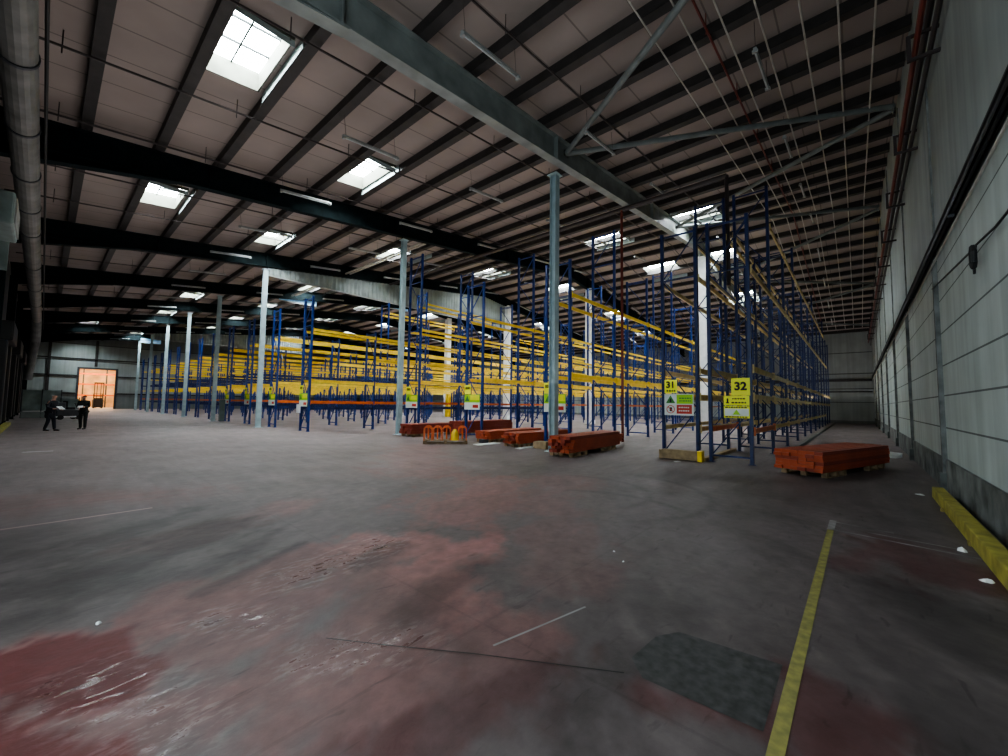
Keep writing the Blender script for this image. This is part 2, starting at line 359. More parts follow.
# warm lit room through the doorway
struct(MB().box(-2, 14, YF+.2, 99, -.05, 0).build('floor_annex', mat('annex_floor', (.35,.3,.26), .5)))
struct(MB().box(-2, 14, 99, 99.2, 0, 8).box(-2.2, -2, YF+.2, 99, 0, 8).box(14, 14.2, YF+.2, 99, 0, 8).build('wall_annex', M['warm']))
struct(MB().box(-2, 14, YF+.2, 99, 8, 8.1).build('ceiling_annex', M['warm']))
def area(name, loc, rot, sx, sy, e, col):
    l = bpy.data.lights.new(name, 'AREA'); l.shape = 'RECTANGLE'; l.size = sx; l.size_y = sy; l.energy = e; l.color = col
    o = bpy.data.objects.new(name, l); C.objects.link(o); o.location = loc; o.rotation_euler = rot; return o
area('annex_lamp', (5, 91, 7.8), (0,0,0), 8, 8, 2400, (1, .72, .42))

t = thing('pallet_rack', 'orange beamed rack in the warm lit room seen through the far doorway', 'rack', (0,0,0))
f = MB()
for xx in (1.5, 4.2, 6.9, 9.6): f.box(xx-.06, xx+.06, 94, 94.1, 0, 7).box(xx-.06, xx+.06, 95, 95.1, 0, 7)
f.each('upright_frame', M['mid'], t)
for z in (1.9, 3.7, 5.4):
    for y in (94, 95.05):
        MB().box(1.5, 9.6, y-.03, y+.03, z, z+.22).build('beam', M['orange'], t)
t = thing('stacker_truck', 'dark stacker truck standing in the warm room beyond the far doorway', 'forklift', (5.7, 89, 0))
MB().box(-.6,.6,-.5,.9,.15,1.35).box(-.5,.5,.3,.9,1.35,1.6).build('chassis', M['mid'], t, bevel=.06)
MB().box(-.55,-.45,-.65,-.5,.1,4.0).box(.45,.55,-.65,-.5,.1,4.0).box(-.45,.45,-.63,-.53,3.8,4.0).box(-.45,.45,-.63,-.53,1.8,1.95).box(-.25,-.17,-.65,-.55,.1,3.8).box(.17,.25,-.65,-.55,.1,3.8).build('mast', M['mid'], t)
MB().box(-.4,-.27,-1.7,-.6,.1,.16).box(.27,.4,-1.7,-.6,.1,.16).each('fork', M['mid'], t)
for sx in (-1, 1):
    for y in (-.3, .6): MB().tube((sx*.45-.08,y,.18),(sx*.45+.08,y,.18),.18,12).build('wheel', M['rubber'], t)
MB().box(-.5,-.44,-.4,-.34,1.3,2.2).box(.44,.5,-.4,-.34,1.3,2.2).box(-.5,-.44,.8,.86,1.3,2.2).box(.44,.5,.8,.86,1.3,2.2).box(-.55,.55,-.45,.9,2.2,2.26).build('overhead_guard', M['mid'], t)

# ---- main columns
def steel_column(x, y, zt, m_, lab, w=.21, d=.21, base=True, turn=False):
    o = thing('steel_column', lab, 'column', (x, y, 0), 0, None)
    MB().icol(0, 0, .02, zt, w, d, .02, turn).build('shaft', m_, o)
    if base: MB().box(-w*.9, w*.9, -d*.9, d*.9, 0, .025).build('base_plate', m_, o)
    MB().box(-w*.8, w*.8, -d*.8, d*.8, zt, zt+.03).build('cap_plate', m_, o)
    return o
steel_column(11.45, 7.78, 9.62, M['galv'], 'nearest pale blue-grey steel column, foot behind the rust-orange beam bundle', .24, .24)
steel_column(11.6, 17.0, 9.75, M['galv'], 'pale grey steel column left of the orange guards, second in size', .22, .22)
LBL = ['third largest grey steel column, standing just right of it the first rack ends on the left', 'fourth grey steel column with a dull green box at its foot', 'fifth grey column in the left row', 'sixth grey column in the left row', 'seventh grey column in the left row', 'farthest grey column of the left row, nearest the lit doorway']
LBL[0] = 'grey steel column at the near end of the left column row, left of the open rack bay'
for k, y in enumerate([26.5, 36.0, 45.5, 55.1, 64.6, 74.1]):
    steel_column(8.4, y, 9.4, M['galv'], LBL[k], .24, .24)
o = tag(MB().box(8.66,8.98,35.4,35.7,0,1.6).build('protection_box', mat('box_green', (.10,.14,.13), .6), bevel=.02), 'dull green protective box standing against the foot of the fourth grey column', 'box')
for x, y, l in ((28.4, 7.5, 'wide white column seen between the rack ends signed 31 and 32'), (30.4, 17, 'white column among the racks right of the nearest grey column'), (30.7, 26.5, 'white column among the racks, between the orange bundles and the yellow guard'), (31, 36, 'white column rising above the tall yellow guard'), (31, 45.5, 'white column deep among the left racks')):
    q = thing('steel_column', l, 'column', (x, y, 0))
    MB().box(-.28,.28,-.28,.28,.02,11.5).build('casing', M['whitecol'], q, bevel=.03); MB().box(-.34,.34,-.34,.34,0,.3).build('base_plate', M['whitecol'], q)
o = tag(MB().box(30.4,31.1,35.3,35.55,0,2.6).box(30.4,30.5,35.05,35.3,0,2.6).box(31.0,31.1,35.05,35.3,0,2.6).build('column_guard', M['yelp']), 'tall bright yellow guard standing at a white column behind the racks', 'guard')

# ---- rafters (one per frame)
for n, y in enumerate(FR):
    m_ = M['greysteel'] if n == 0 else M['greensteel']  # one paint for all; first frame toned as lit, the rest dark
    labs = ['big pale grey roof rafter carried by the nearest grey column', 'dark roof rafter carried by the second column, next beyond the pale one']
    lab = labs[n] if n < 2 else 'dark roof rafter, %s from the camera end of the hall' % ORD[n]
    o = thing('roof_rafter', lab, 'rafter', (0, y, 0))
    dp = .85 if n < 2 else .8
    def zt(x): return roofz(x)-.29
    f = MB()
    for a_, b_ in ((XL+.15, RIDGE), (RIDGE, XR-.15)):
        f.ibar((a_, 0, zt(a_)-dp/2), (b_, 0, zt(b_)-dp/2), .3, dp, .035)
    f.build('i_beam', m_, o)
    hz = 3.6 if n == 0 else 2.6
    for sgn, e in ((1, XL+.15), (-1, XR-.15)):
        p0 = (e, 0, zt(e)-dp-.42); p1 = (e+sgn*(hz+1.6), 0, zt(e+sgn*(hz+1.6))-dp-.01)
        MB().bar(p0, p1, .3, .035).poly([p0, p1, (e, 0, zt(e)-dp+.01)], .02, (0,1,0)).build('haunch', m_, o)
    s = MB()
    for xx in (3.45, 11.0 if n < 2 else 8.4, 19.5, 30, 38, 47):
        s.box(xx-.02, xx+.02, -.16, .16, zt(xx)-dp+.02, zt(xx)-.02)
    s.each('stiffener', m_, o)
    st = MB().icol(0,0,.02,zt(XL+.3)-dp,.3,.4,.03)
    q = thing('wall_stanchion', 'dark steel stanchion on the left wall under the %s rafter' % ORD[n], 'column', (XL+.3, y, 0)); st.build('shaft', M['greensteel'], q); MB().box(-.2,.2,-.25,.25,0,.03).build('base_plate', M['greensteel'], q)

# ---- gable stanchions on the right wall, with sheeting above the dark rail
k = 0; x = 5.66
while x < XR-1:
    q = thing('wall_stanchion', ('%s stanchion along the right-hand panel wall counting from the camera' % ORD[k]), 'column', (x, YR, 0))
    MB().box(-.07, .07, .0, .07, 0, 4.6).build('lower_shaft', mat('st', (.20,.215,.21), .7, var=.3) if k == 0 else bpy.data.materials['st'], q)
    MB().box(-.04, .04, .0, .03, 4.6, roofz(x)-.32).build('upper_shaft', bpy.data.materials['st'], q)
    MB().box(-.11, .11, .0, .12, 0, .35).build('foot_casing', bpy.data.materials['plinth_concrete'], q)
    x += 6.17; k += 1
t = thing('cable_tray', 'long dark cable tray running the length of the right-hand wall', 'cable tray', (0, YR+.07, 0))
MB().box(1.5, XR-.1, .0, .07, 4.64, 4.66).box(1.5, XR-.1, .0, .015, 4.64, 4.98).box(1.5, XR-.1, .055, .07, 4.64, 4.74).build('channel', M['rubber'], t)
MB().tube((1.5,.035,4.80),(XR-.1,.035,4.80),.02).tube((1.5,.035,4.88),(XR-.1,.035,4.88),.02).each('cable', M['rubber'], t)
q = MB()
for kk in range(9): q.box(3+kk*6.17, 3.06+kk*6.17, 0, .07, 4.60, 4.64)
q.each('bracket', M['mid'], t)
t = tag(MB().tube((2.5,YR+.09,4.46),(XR-.2,YR+.09,4.46),.018).build('conduit', M['wire']), 'thin pale conduit clipped just under the dark cable tray', 'conduit')
pts = [(4+ i*.5, YR+.06, 3.72 + .06*math.sin(i*.9)) for i in range(9)] + [(8.0+.02*i, YR+.08, z) for i, z in enumerate((3.6, 3.45, 3.4, 3.48, 3.62))] + [(8.4+i*.6, YR+.06, 3.78+.05*i) for i in range(7)]
tag(MB().path(pts, .014, 5).build('cable', M['rubber']), 'loose black cable sagging in a loop on the right-hand wall panels', 'cable')
tag(MB().path([(7.93, YR+.1, 3.74),(7.86, YR+.1, 3.66),(7.87, YR+.1, 3.52),(7.93, YR+.1, 3.46),(8.0, YR+.1, 3.52),(8.0, YR+.1, 3.66),(7.93, YR+.1, 3.74)], .03, 6).build('cable_coil', M['rubber']), 'small coil of black cable hanging on the right-hand wall', 'cable')
for i, (z, yo, m_, l, r_) in enumerate(((8.3,.28,'redpipe','red-brown pipe high on the right-hand wall, outermost of the pipe group',.045),(8.55,.14,'pipe','dark pipe high on the right-hand wall, topmost of the pipe group',.05),(8.05,.12,'pipe','dark pipe high on the right-hand wall, lowest of the pipe group',.04))):
    tag(MB().tube((1,YR+yo,z),(XR-.2,YR+yo,z),r_).build('wall_pipe', M[m_]), l, 'pipe')
for k in range(13):
    x = 6.5+k*3.6
    tag(MB().box(x-.03,x+.03,YR,YR+.42,7.93,7.98).box(x-.03,x+.03,YR,YR+.42,8.38,8.42).box(x-.03,x+.03,YR+.36,YR+.42,7.98,8.38).build('pipe_bracket', M['pipe']), '%s bracket from the camera holding the pipes high on the right-hand wall' % ORD[k], 'bracket', 'pipe brackets on the right-hand wall')

# ---- gable bay bracing tubes
BR = [((11.5,7.35),(6.0,-1.15)),((11.5,7.35),(17.2,-1.15)),((22.9,7.35),(17.4,-1.15)),((22.9,7.35),(28.3,-1.15)),((34.2,7.35),(28.6,-1.15)),((34.2,7.35),(40.0,-1.15)),((45.5,7.35),(40.3,-1.15)),((45.5,7.35),(51.5,-1.15))]
for i, (a_, b_) in enumerate(BR):
    q = tag(MB().tube((*a_, roofz(a_[0])-.75), (*b_, roofz(b_[0])-.55), .085, 12).build('roof_brace', mat('brace_grey', (.16,.18,.175), .6) if i == 0 else bpy.data.materials['brace_grey']), '%s diagonal grey roof brace from the camera, between pale rafter and right wall' % ORD[i], 'brace')
    for p_ in (a_, b_):
        zz = roofz(p_[0])-(.75 if p_ is a_ else .55)
        MB().box(p_[0]-.14, p_[0]+.14, p_[1]-.01, p_[1]+.01, zz-.1, zz+.1).build('gusset', bpy.data.materials['brace_grey'], q)

# ---- pipes and wires running up the roof slope
def slope_line(y, r, m_, x0, x1, dz, name, lab, cat, hang=True):
    b_ = MB(); pts = [(x0, y, roofz(x0)-dz)] + ([(RIDGE, y, roofz(RIDGE)-dz)] if x0 < RIDGE < x1 else []) + [(x1, y, roofz(x1)-dz)]
    b_.path(pts, r, 6); o = tag(b_.build(name, m_), lab, cat)
    if hang:
        h = MB(); x = x0+1.2
        while x < min(x1, 40): h.tube((x, y, roofz(x)-dz-.16), (x, y, roofz(x)-.02), .012, 4); x += 3.3
        h.each('drop_rod', m_, o)
    return o
for i, y in enumerate([-.58, .05, .68, 1.39, 2.03, 2.69, 3.34]):
    slope_line(y, .02, M['wire'], 4, 52, .55, 'roof_wire', '%s thin pale line below the roof from the right-hand wall' % ORD[i], 'wire', False)
for i, y in enumerate([2.4, 5.75, 9.15, 12.9, 16.2, 19.9, 23.2, 29.4, 33, 38.9, 42.4, 48.8, 52, 58, 62]):
    slope_line(y, .028, M['redpipe'] if i == 0 else M['pipe'], XL+.4, 26 if y > 20 else 50, .40, 'sprinkler_pipe', '%s dark sprinkler pipe up the roof slope from the right-hand wall' % ORD[i], 'pipe')
# main feed pipe across the slope with drops
t = thing('feed_pipe', 'thick dark main pipe crossing under the roof above the first rack ends', 'pipe', (16.75, 0, 10.42))
MB().tube((0,3.5,0),(0,26.2,0),.085,10).tube((.35,3.7,.1),(.35,26.2,.1),.055,8).each('main_run', M['pipe'], t)
MB().tube((0,3.5,0),(0,3.5,-4.3),.07,8).build('drop_leg', M['pipe'], t)
MB().tube((0,7.75,0),(0,7.75,-10.42),.06,8).build('riser', M['redpipe'], t)
t = thing('feed_pipe', 'pale thin pipe pair crossing the roof slope beyond the third rafter', 'pipe', (13.4, 0, 10.45))
MB().tube((0,18,0),(0,35.7,0),.06,8).tube((.3,18,.05),(.3,35.7,.05),.05,8).each('main_run', M['wire'], t)

# left wall big duct
t = thing('air_duct', 'fat grey duct running along the left wall high up', 'duct', (-.68, 0, 8.1))
MB().tube((0,3.5,0),(0,52,0),.27,20).build('duct_run', mat('duct_grey', (.17,.172,.165), .5, var=.2, scale=2), t)
for y in (5.5, 8.6, 11.7, 14.8, 17.9, 21.0, 24.1, 30.3, 36.5, 42.7): MB().tube((0,y,0),(0,y+.08,0),.295,20).build('clamp_ring', M['mid'], t)
MB().tube((0,52,0),(0,54,-1.6),.30,16).tube((0,54,-1.6),(-.3,54.5,-5),.28,16).build('elbow', bpy.data.materials['duct_grey'], t)
tag(MB().tube((-.32,3.5,8.25),(-.32,60,8.25),.03).build('conduit', M['rubber']), 'thin black conduit running beside the fat left wall duct', 'conduit')
t = thing('unit_heater', 'pale grey box heater mounted high on the left wall beside the duct', 'heater', (-.85, 18.95, 6.0))
MB().box(-.45,.05,-1.6,.6,.35,1.25).build('casing', M['panelw'], t, bevel=.05)
MB().box(.05,.08,-1.4,.45,.45,1.15).build('grille', M['white'], t)
MB().box(-.3,-.1,.61,.8,-.5,1.4).build('flange', M['panelw'], t); MB().box(-.5,-.35,-.8,-.6,-.3,1.6).build('bracket', M['mid'], t)

# dock shelters / dark bulky things along the left wall
for i, y in enumerate((31.2, 40.7, 50.2)):
    t = thing('dock_shelter', 'black dock shelter on the left wall, %s from the camera' % ORD[i], 'dock shelter', (XL+.01, y, 0))
    MB().box(0,.55,-2,-1.3,0.35,4.2).box(0,.55,1.3,2,0.35,4.2).each('side_pad', M['rubber'], t, bevel=.05)
    MB().box(0,.7,-2,2,4.2,5.1).build('head_pad', M['rubber'], t, bevel=.05)
    q = MB()
    for z in range(6): q.box(.02,.08,-1.3,1.3,.02+z*.7,.68+z*.7)
    q.build('door_panel', mat('dock_door', (.03,.034,.036), .6) if i == 0 else bpy.data.materials['dock_door'], t)
    MB().box(0,.35,-1.9,-1.5,.0,.35).box(0,.35,1.5,1.9,.0,.35).each('bumper', M['rubber'], t)
t = thing('control_box', 'small red and grey control box on the left wall among the dock shelters', 'control box', (XL+.01, 37.3, 1.6))
MB().box(0,.3,-.4,.4,0,1.1).build('casing', M['signr'], t, bevel=.02); MB().tube((.3,0,.55),(.34,0,.55),.16,14).build('dial', M['white'], t)
tag(MB().box(-1.35,-1.1,19,36,0,.16).build('kerb', M['curb'], bevel=.02), 'yellow floor kerb along the foot of the left wall', 'kerb')

# smoke curtains
def curtain(x0, x1, y, zb, m_, lab, top=None):
    b_ = MB(); n = int((x1-x0)/.15)
    for i in range(n):
        xa, xb = x0+(x1-x0)*i/n, x0+(x1-x0)*(i+1)/n; k_ = 0 if top else .04; ya = y+(k_ if i % 2 else -k_); yb = y+(k_ if (i+1) % 2 else -k_)
        ta = top or roofz(xa)-1.12; tb = top or roofz(xb)-1.12
        b_.poly([(xa, ya, zb), (xb, yb, zb), (xb, yb, tb), (xa, ya, ta)])
    o = tag(b_.build('smoke_curtain', m_), lab, 'smoke curtain')
    MB().box(x0, x1, y-.05, y+.05, zb-.08, zb).build('bottom_rail', M['white'], o)
curtain(8.5, 30.3, 26.5, 9.15, M['curtain'], 'ribbed grey smoke curtain hanging under the third roof rafter')
curtain(8.5, 26, 64.6, 8.9, M['curtain'], 'ribbed grey smoke curtain under a far rafter behind the left columns')
curtain(12.5, 15.6, 36.0, 10.0, M['bluesheet'], 'pale blue sheet hanging under the fourth rafter', 10.75)
curtain(8.4, 10.6, 73.9, 9.3, M['bluesheet'], 'pale blue sheet beside the farthest grey column top', 9.9)
curtain(22.9, 25.3, 36.0, 11.3, M['bluesheet'], 'pale blue sheet high behind the racks, right of the second column', 12.2)

# ---- batten lights
lb = MB().box(-.95,.95,-.035,.035,0,.05).box(-.95,-.88,-.06,.06,-.06,0).box(.88,.95,-.06,.06,-.06,0).mesh('batten', M['white'])
lt = MB().tube((-.88,0,-.035),(.88,0,-.035),.018,6).mesh('lamp_tube', M['tube'])
lw = MB().tube((0,0,.05),(0,0,.70),.006,4).mesh('hanger_wire', M['pipe'])
for j in range(16):
    y = [1.55, 6.0, 11.1, 15.8, 20.6, 25.3][j] if j < 6 else 25.3+4.8*(j-5)
    for i in range(9 if j < 6 else 4):
        x = 6.3+5.15*i
        if j > 5 and i > 2: continue
        s = -1 if x > RIDGE else 1
        t = thing('batten_light', 'unlit white batten light, %s from left wall, %s row from right wall' % (ORD[i], ORD[j]), 'ceiling light', (x, y, roofz(x)-.98), 0, 'batten lights hanging under the roof')
        t.rotation_euler = (0, -math.atan(.115)*s, 0)
        link('batten', lb, t); link('lamp_tube', lt, t); link('hanger_wire', lw, t, (-.85,0,0)); link('hanger_wire', lw, t, (.85,0,0))

# ---- racks
BAY = 3.72
cam_xy = Vector((0, 0, 1.6))
_frm = {}
def frame_mesh(h, depth, m_):
    k = (h, round(depth, 2), m_.name)
    if k not in _frm:
        p = MB()
        for y in (0, depth):
            p.box(-.05,.05,y-.045,y+.045,.01,h)
        br = MB()
        n = max(3, int(h/1.25)); z0 = .18; st = (h-.35)/n
        br.box(-.02,.02,0,depth,z0-.02,z0+.03); br.box(-.02,.02,0,depth,h-.14,h-.09)
        for i in range(n):
            za, zb = z0+i*st+.03, z0+(i+1)*st-.06
            a_, b_ = ((0,.03,za),(0,depth-.03,zb)) if i % 2 == 1 else ((0,depth-.03,za),(0,.03,zb))
            br.bar(a_, b_, .035, .03)
            if i % 2 == 1: br.box(-.018,.018,0,depth,zb+.02,zb+.06)
        fp = MB().box(-.08,.08,-.09,.09,0,.012)
        n0 = len(p.v); p.v += br.v; p.f += [tuple(n0+i for i in f) for f in br.f]
        _frm[k] = (p.mesh('upright_frame', m_), fp.mesh('foot_plate', m_))
    return _frm[k]
_bm = {}
def beam_mesh(m_, h=.13):
    k = (m_.name, h)
    if k not in _bm:
        _bm[k] = MB().box(.05,BAY-.05,-.025,.025,-h/2,h/2).box(.05,.062,-.045,.03,-h/2-.05,h/2+.05).box(BAY-.062,BAY-.05,-.045,.03,-h/2-.05,h/2+.05).mesh('beam', m_)
    return _bm[k]
def rack(y0, y1, x0, nb, heights, levels, lab):
    t = thing('pallet_rack', lab, 'rack', (x0, y0, 0), 0, None)
    d = y1-y0
    for i in range(nb+1):
        h = heights(i)
        a_, f_ = frame_mesh(h, d, M['navy'] if y0 < 5 else M['blue'])
        fr = link('upright_frame', a_, t, (i*BAY, 0, 0))
        if i < 4: link('foot_plate', f_, fr); link('foot_plate', f_, fr, (0, d, 0))
    lst = []
    for z, mn, i0, i1, hh in levels:
        for i in range(i0, min(i1, nb)):
            for yy in (0, d):
                if z > min(heights(i), heights(i+1))-.05: continue
                lst.append(((x0+i*BAY+1.8-0)**2+(y0+yy)**2, i*BAY, -.045 if yy == 0 else d+.045, z, mn, hh))
    lst.sort()
    for _, x, y, z, mn, hh in lst[:98]:
        link('beam', beam_mesh(M[mn], hh), t, (x, y, z))
    if len(lst) > 98:
        b_ = MB()
        for _, x, y, z, mn, hh in lst[98:]: b_.box(x+.05, x+BAY-.05, y-.025, y+.025, z-hh/2, z+hh/2)
        o = b_.build('beam', M['yellow'] if y0 > 5 else M['tan'], t); o['kind'] = 'stuff'
    return t
hA = lambda i: 7.1 if i == 0 else (9.5 if i == 1 else (8.2 if i % 3 else 9.5))
rack(2.22, 3.25, 12.92, 11, hA, [(.92,'orange',0,1,.14),(.92,'tan',1,9,.12),(1.88,'tan',0,11,.13),(2.66,'tan',0,11,.15),(5.5,'tan',0,10,.14),(8.0,'tan',1,9,.14)], 'blue rack run signed 32, nearest the right-hand wall')
rack(3.6, 4.6, 12.92, 11, hA, [(.92,'tan',0,4,.13),(1.88,'tan',0,10,.13),(2.66,'tan',0,11,.15),(5.5,'tan',0,10,.14),(8.0,'tan',1,9,.14)], 'blue rack run signed 31, back to back with the run signed 32')
rack(8.06, 9.13, 12.92, 11, hA, [(2.68,'yellow',0,11,.15),(5.75,'yellow',0,11,.14),(4.2,'yellow',4,11,.12),(8.15,'yellow',1,11,.14)], 'blue rack run with yellow beams, first left of the run signed 31')
lv = [(1.55,'orange',4,11,.11),(2.66,'yellow',0,11,.14),(4.1,'yellow',2,11,.10),(5.4,'yellow',0,11,.12),(8.15,'yellow',1,9,.14)]
rack(12.6, 13.6, 12.92, 11, hA, lv, 'blue rack run with yellow beams, second left of the run signed 31')
rack(17.2, 18.2, 12.92, 11, lambda i: 9.5 if i == 0 else hA(i), lv, 'blue rack run with yellow beams, third left of the run signed 31')
hB = lambda i: (7.15, 5.75)[i] if i < 2 else (8.95 if i == 2 else (5.6 if i % 4 == 1 else 8.3))
hC = lambda i: 7.1 if i == 0 else 5.7
y = 21.5; k = 4
while y < 80:
    if y < 27:
        rack(y, y+.95, 9.15, 12, hB, [(1.52,'orange',0,7,.14),(1.2,'navy',0,7,.12),(2.66,'yellow',0,12,.13),(4.1,'yellow',1,8,.10),(5.35,'yellow',0,12,.14),(8.15,'yellow',2,9,.12)], 'blue and yellow rack run, %s left of the run signed 31' % ORD[k-1])
    else:
        rack(y, y+.95, 9.15, 12 if y < 50 else 6, hC, [(1.55,'orange',0,5,.12),(1.2,'navy',0,4,.12),(2.66,'yellow',0,7,.10),(3.35,'navy',0,6,.10),(4.1,'yellow',0,6 if k % 2 else 0,.09),(5.35,'yellow',0,12,.12)], 'blue and yellow rack run, %s left of the run signed 31' % ORD[k-1])
    y += 4.5; k += 1

# ---- signs (flat in the y-z plane, facing the camera side, -x)
def text_mesh(s, size, m_, extr=.002):
    cu = bpy.data.curves.new('t', 'FONT'); cu.body = s; cu.size = size; cu.offset = size*.04; cu.extrude = extr; cu.align_x = 'CENTER'; cu.align_y = 'CENTER'
    o = bpy.data.objects.new('t', cu); C.objects.link(o); dg = bpy.context.evaluated_depsgraph_get()
    me = bpy.data.meshes.new_from_object(o.evaluated_get(dg)); bpy.data.objects.remove(o); me.materials.clear(); me.materials.append(m_); return me
SR = Matrix(((0,0,-1),(-1,0,0),(0,1,0))).to_euler()   # text x -> -y, text y -> z, normal -> -x
def plate(t, name, y0, y1, z0, z1, m_, x=0., th=.006):
    return MB().box(x-th, x, min(y0,y1), max(y0,y1), z0, z1).build(name, m_, t)
def dashes(t, rows, m_, x):
    b_ = MB()
    for (ya, yb, z, h) in rows:
        y = ya; random.seed(int(z*1000))
        while y > yb:
            w = random.uniform(.03, .07); b_.box(x-.002, x, max(y-w, yb), y, z-h/2, z+h/2); y -= w+.018
    b_.build('small_print', m_, t)
# sign 31
t = thing('aisle_sign', 'yellow number 31 plate above a white green and red notice on rack end', 'sign', (12.84, 0, 0))
plate(t, 'number_plate', 4.54, 4.16, 1.99, 2.40, M['signy'])
link('numerals', text_mesh('31', .27, M['black']), t, (-.012, 4.36, 2.24), SR)
dashes(t, [(4.48, 4.22, 2.06, .05)], M['black'], -.008)
plate(t, 'notice_board', 4.55, 3.69, 1.31, 1.96, M['signw'])
plate(t, 'green_panel', 4.18, 3.71, 1.66, 1.94, M['signg'], -.007)
plate(t, 'red_panel', 4.18, 3.74, 1.36, 1.63, M['signr'], -.007)
MB().poly([(-.01,4.50,1.68),(-.01,4.22,1.68),(-.01,4.36,1.92)], .004, (-1,0,0)).build('warning_triangle', M['dgreen'], t)
MB().poly([(-.016,4.39,1.71),(-.016,4.33,1.71),(-.016,4.34,1.82),(-.016,4.38,1.82)], .002, (-1,0,0)).build('triangle_symbol', M['black'], t)
ring = MB()
for i in range(24):
    a0, a1 = 2*math.pi*i/24, 2*math.pi*(i+1)/24
    ring.bar((-.012, 4.36+.115*math.cos(a0), 1.49+.115*math.sin(a0)), (-.012, 4.36+.115*math.cos(a1), 1.49+.115*math.sin(a1)), .006, .02)
ring.bar((-.012,4.44,1.57),(-.012,4.28,1.41),.006,.02)
ring.build('prohibition_ring', M['signr'], t)
MB().box(-.012,-.008,4.32,4.39,1.43,1.55).build('ring_symbol', M['black'], t)
dashes(t, [(4.10,3.76,1.83,.035),(4.10,3.76,1.75,.035)], M['dgreen'], -.014)
dashes(t, [(4.12,3.80,1.55,.035),(4.12,3.80,1.45,.035)], M['signw'], -.014)
# sign 32
t = thing('aisle_sign', 'yellow number 32 plate above two yellow notices on rack end', 'sign', (12.84, 0, 0))
plate(t, 'number_plate', 2.68, 2.22, 1.91, 2.40, M['signy'])
link('numerals', text_mesh('32', .31, M['black']), t, (-.012, 2.45, 2.16), SR)
plate(t, 'upper_notice', 2.88, 2.24, 1.63, 1.90, M['signy'])
plate(t, 'lower_notice', 2.88, 2.24, 1.28, 1.61, M['signy'])
plate(t, 'pale_panel', 2.86, 2.26, 1.34, 1.54, M['signw'], -.007)
MB().box(-.012,-.007,2.76,2.80,1.69,1.83).box(-.012,-.007,2.74,2.82,1.69,1.72).build('pictogram', M['black'], t)
MB().poly([(-.011,2.66,1.37),(-.011,2.46,1.37),(-.011,2.56,1.52)], .004, (-1,0,0)).build('warning_triangle', M['signg'], t)
dashes(t, [(2.66,2.34,1.82,.035),(2.68,2.32,1.71,.04),(2.84,2.30,1.575,.03),(2.84,2.30,1.31,.03)], M['black'], -.009)
# the smaller ones on the other rack ends
for (x, y1, l) in ((12.84, 9.16, 'green white and red notice on rack end just right of nearest grey column'), (12.84, 13.65, 'yellow plate and green white notice on rack end above the orange bundles'),
                   (12.84, 18.2, 'yellow plate and green white notice on rack end right of the second grey column'), (9.07, 22.5, 'yellow plate and notice above a white sheet on tall left rack end'),
                   (9.07, 26.95, 'yellow plate and notice on rack end just right of the third grey column'), (9.07, 31.45, 'yellow plate and notice on rack end just left of the third grey column'), (9.07, 35.95, 'notice on rack end right of the fourth grey column')):
    t = thing('aisle_sign', l, 'sign', (x, 0, 0))
    plate(t, 'number_plate', y1, y1-.4, 2.0, 2.42, M['signy']); plate(t, 'notice_board', y1, y1-.98, 1.3, 1.98, M['signg']); plate(t, 'lower_board', y1, y1-.98, 1.3, 1.62, M['signw'], -.007)
    plate(t, 'yellow_panel', y1-.38, y1-.95, 1.72, 1.95, M['signy'], -.007); plate(t, 'red_panel', y1-.55, y1-.9, 1.38, 1.52, M['signr'], -.014)
    MB().poly([(-.01,y1-.05,1.68),(-.01,y1-.33,1.68),(-.01,y1-.19,1.93)], .004, (-1,0,0)).build('warning_triangle', M['dgreen'], t)
    dashes(t, [(y1-.06, y1-.34, 2.28, .12)], M['black'], -.009)
tag(MB().box(9.07,9.09,22.35,22.85,.95,1.4).build('document_sheet', M['plastic']), 'white sheet hung below the notice on the first tall left rack end', 'sheet')

# rack end guard at rack 31
t = thing('rack_guard', 'brown timber guard with yellow ends on the floor at rack end 31', 'guard', (12.45, 0, 0))
MB().box(0,.22,3.5,4.52,.02,.29).build('timber', M['timber'], t, bevel=.012)
MB().box(-.02,.24,3.38,3.5,0,.31).build('end_cap', M['yelp'], t, bevel=.01); MB().box(0,.22,4.52,4.6,0,.27).build('end_cap', M['timber'], t, bevel=.01)
tag(MB().box(12.75,16.6,3.34,3.48,.0,.10).build('floor_timber', M['timber']), 'long timber lying on the floor between the rack ends 31 and 32', 'timber')
tag(MB().box(16.8,53,1.75,1.87,0,.12).build('guide_rail', mat('rail', (.2,.2,.19), .7)), 'long pale guide rail on the floor beside the rack run signed 32', 'rail')

# ---- pallets and beam bundles
def pallet(x, y, rz, lab, L=1.2, W=1.0, m_='wood'):
    t = thing('pallet', lab, 'pallet', (x, y, 0), rz)
    for i in range(5): MB().box(-L/2,L/2,-W/2+i*(W-.12)/4,-W/2+i*(W-.12)/4+.12,.118,.14).build('deck_board', M[m_], t)
    for i in range(3):
        MB().box(-L/2+i*(L-.1)/2,-L/2+i*(L-.1)/2+.1,-W/2,W/2,.096,.118).build('stringer_board', M[m_], t)
        for j in range(3): MB().box(-L/2+i*(L-.1)/2,-L/2+i*(L-.1)/2+.1,-W/2+j*(W-.12)/2,-W/2+j*(W-.12)/2+.12,.02,.096).build('block', M[m_], t)
    for j in range(3): MB().box(-L/2,L/2,-W/2+j*(W-.12)/2,-W/2+j*(W-.12)/2+.12,0,.02).build('bottom_board', M[m_], t)
    return t
def rbeam(L, h, w, m_):
    return MB().box(.01,L-.01,-w/2,w/2,0,h*.42).box(.01,L-.01,-w/2+.012,w/2,h*.42,h-.004).box(0,.01,-w/2-.006,w/2+.004,-.0,h-.002).box(L-.01,L,-w/2-.006,w/2+.004,0,h-.002).mesh('rack_beam', m_)
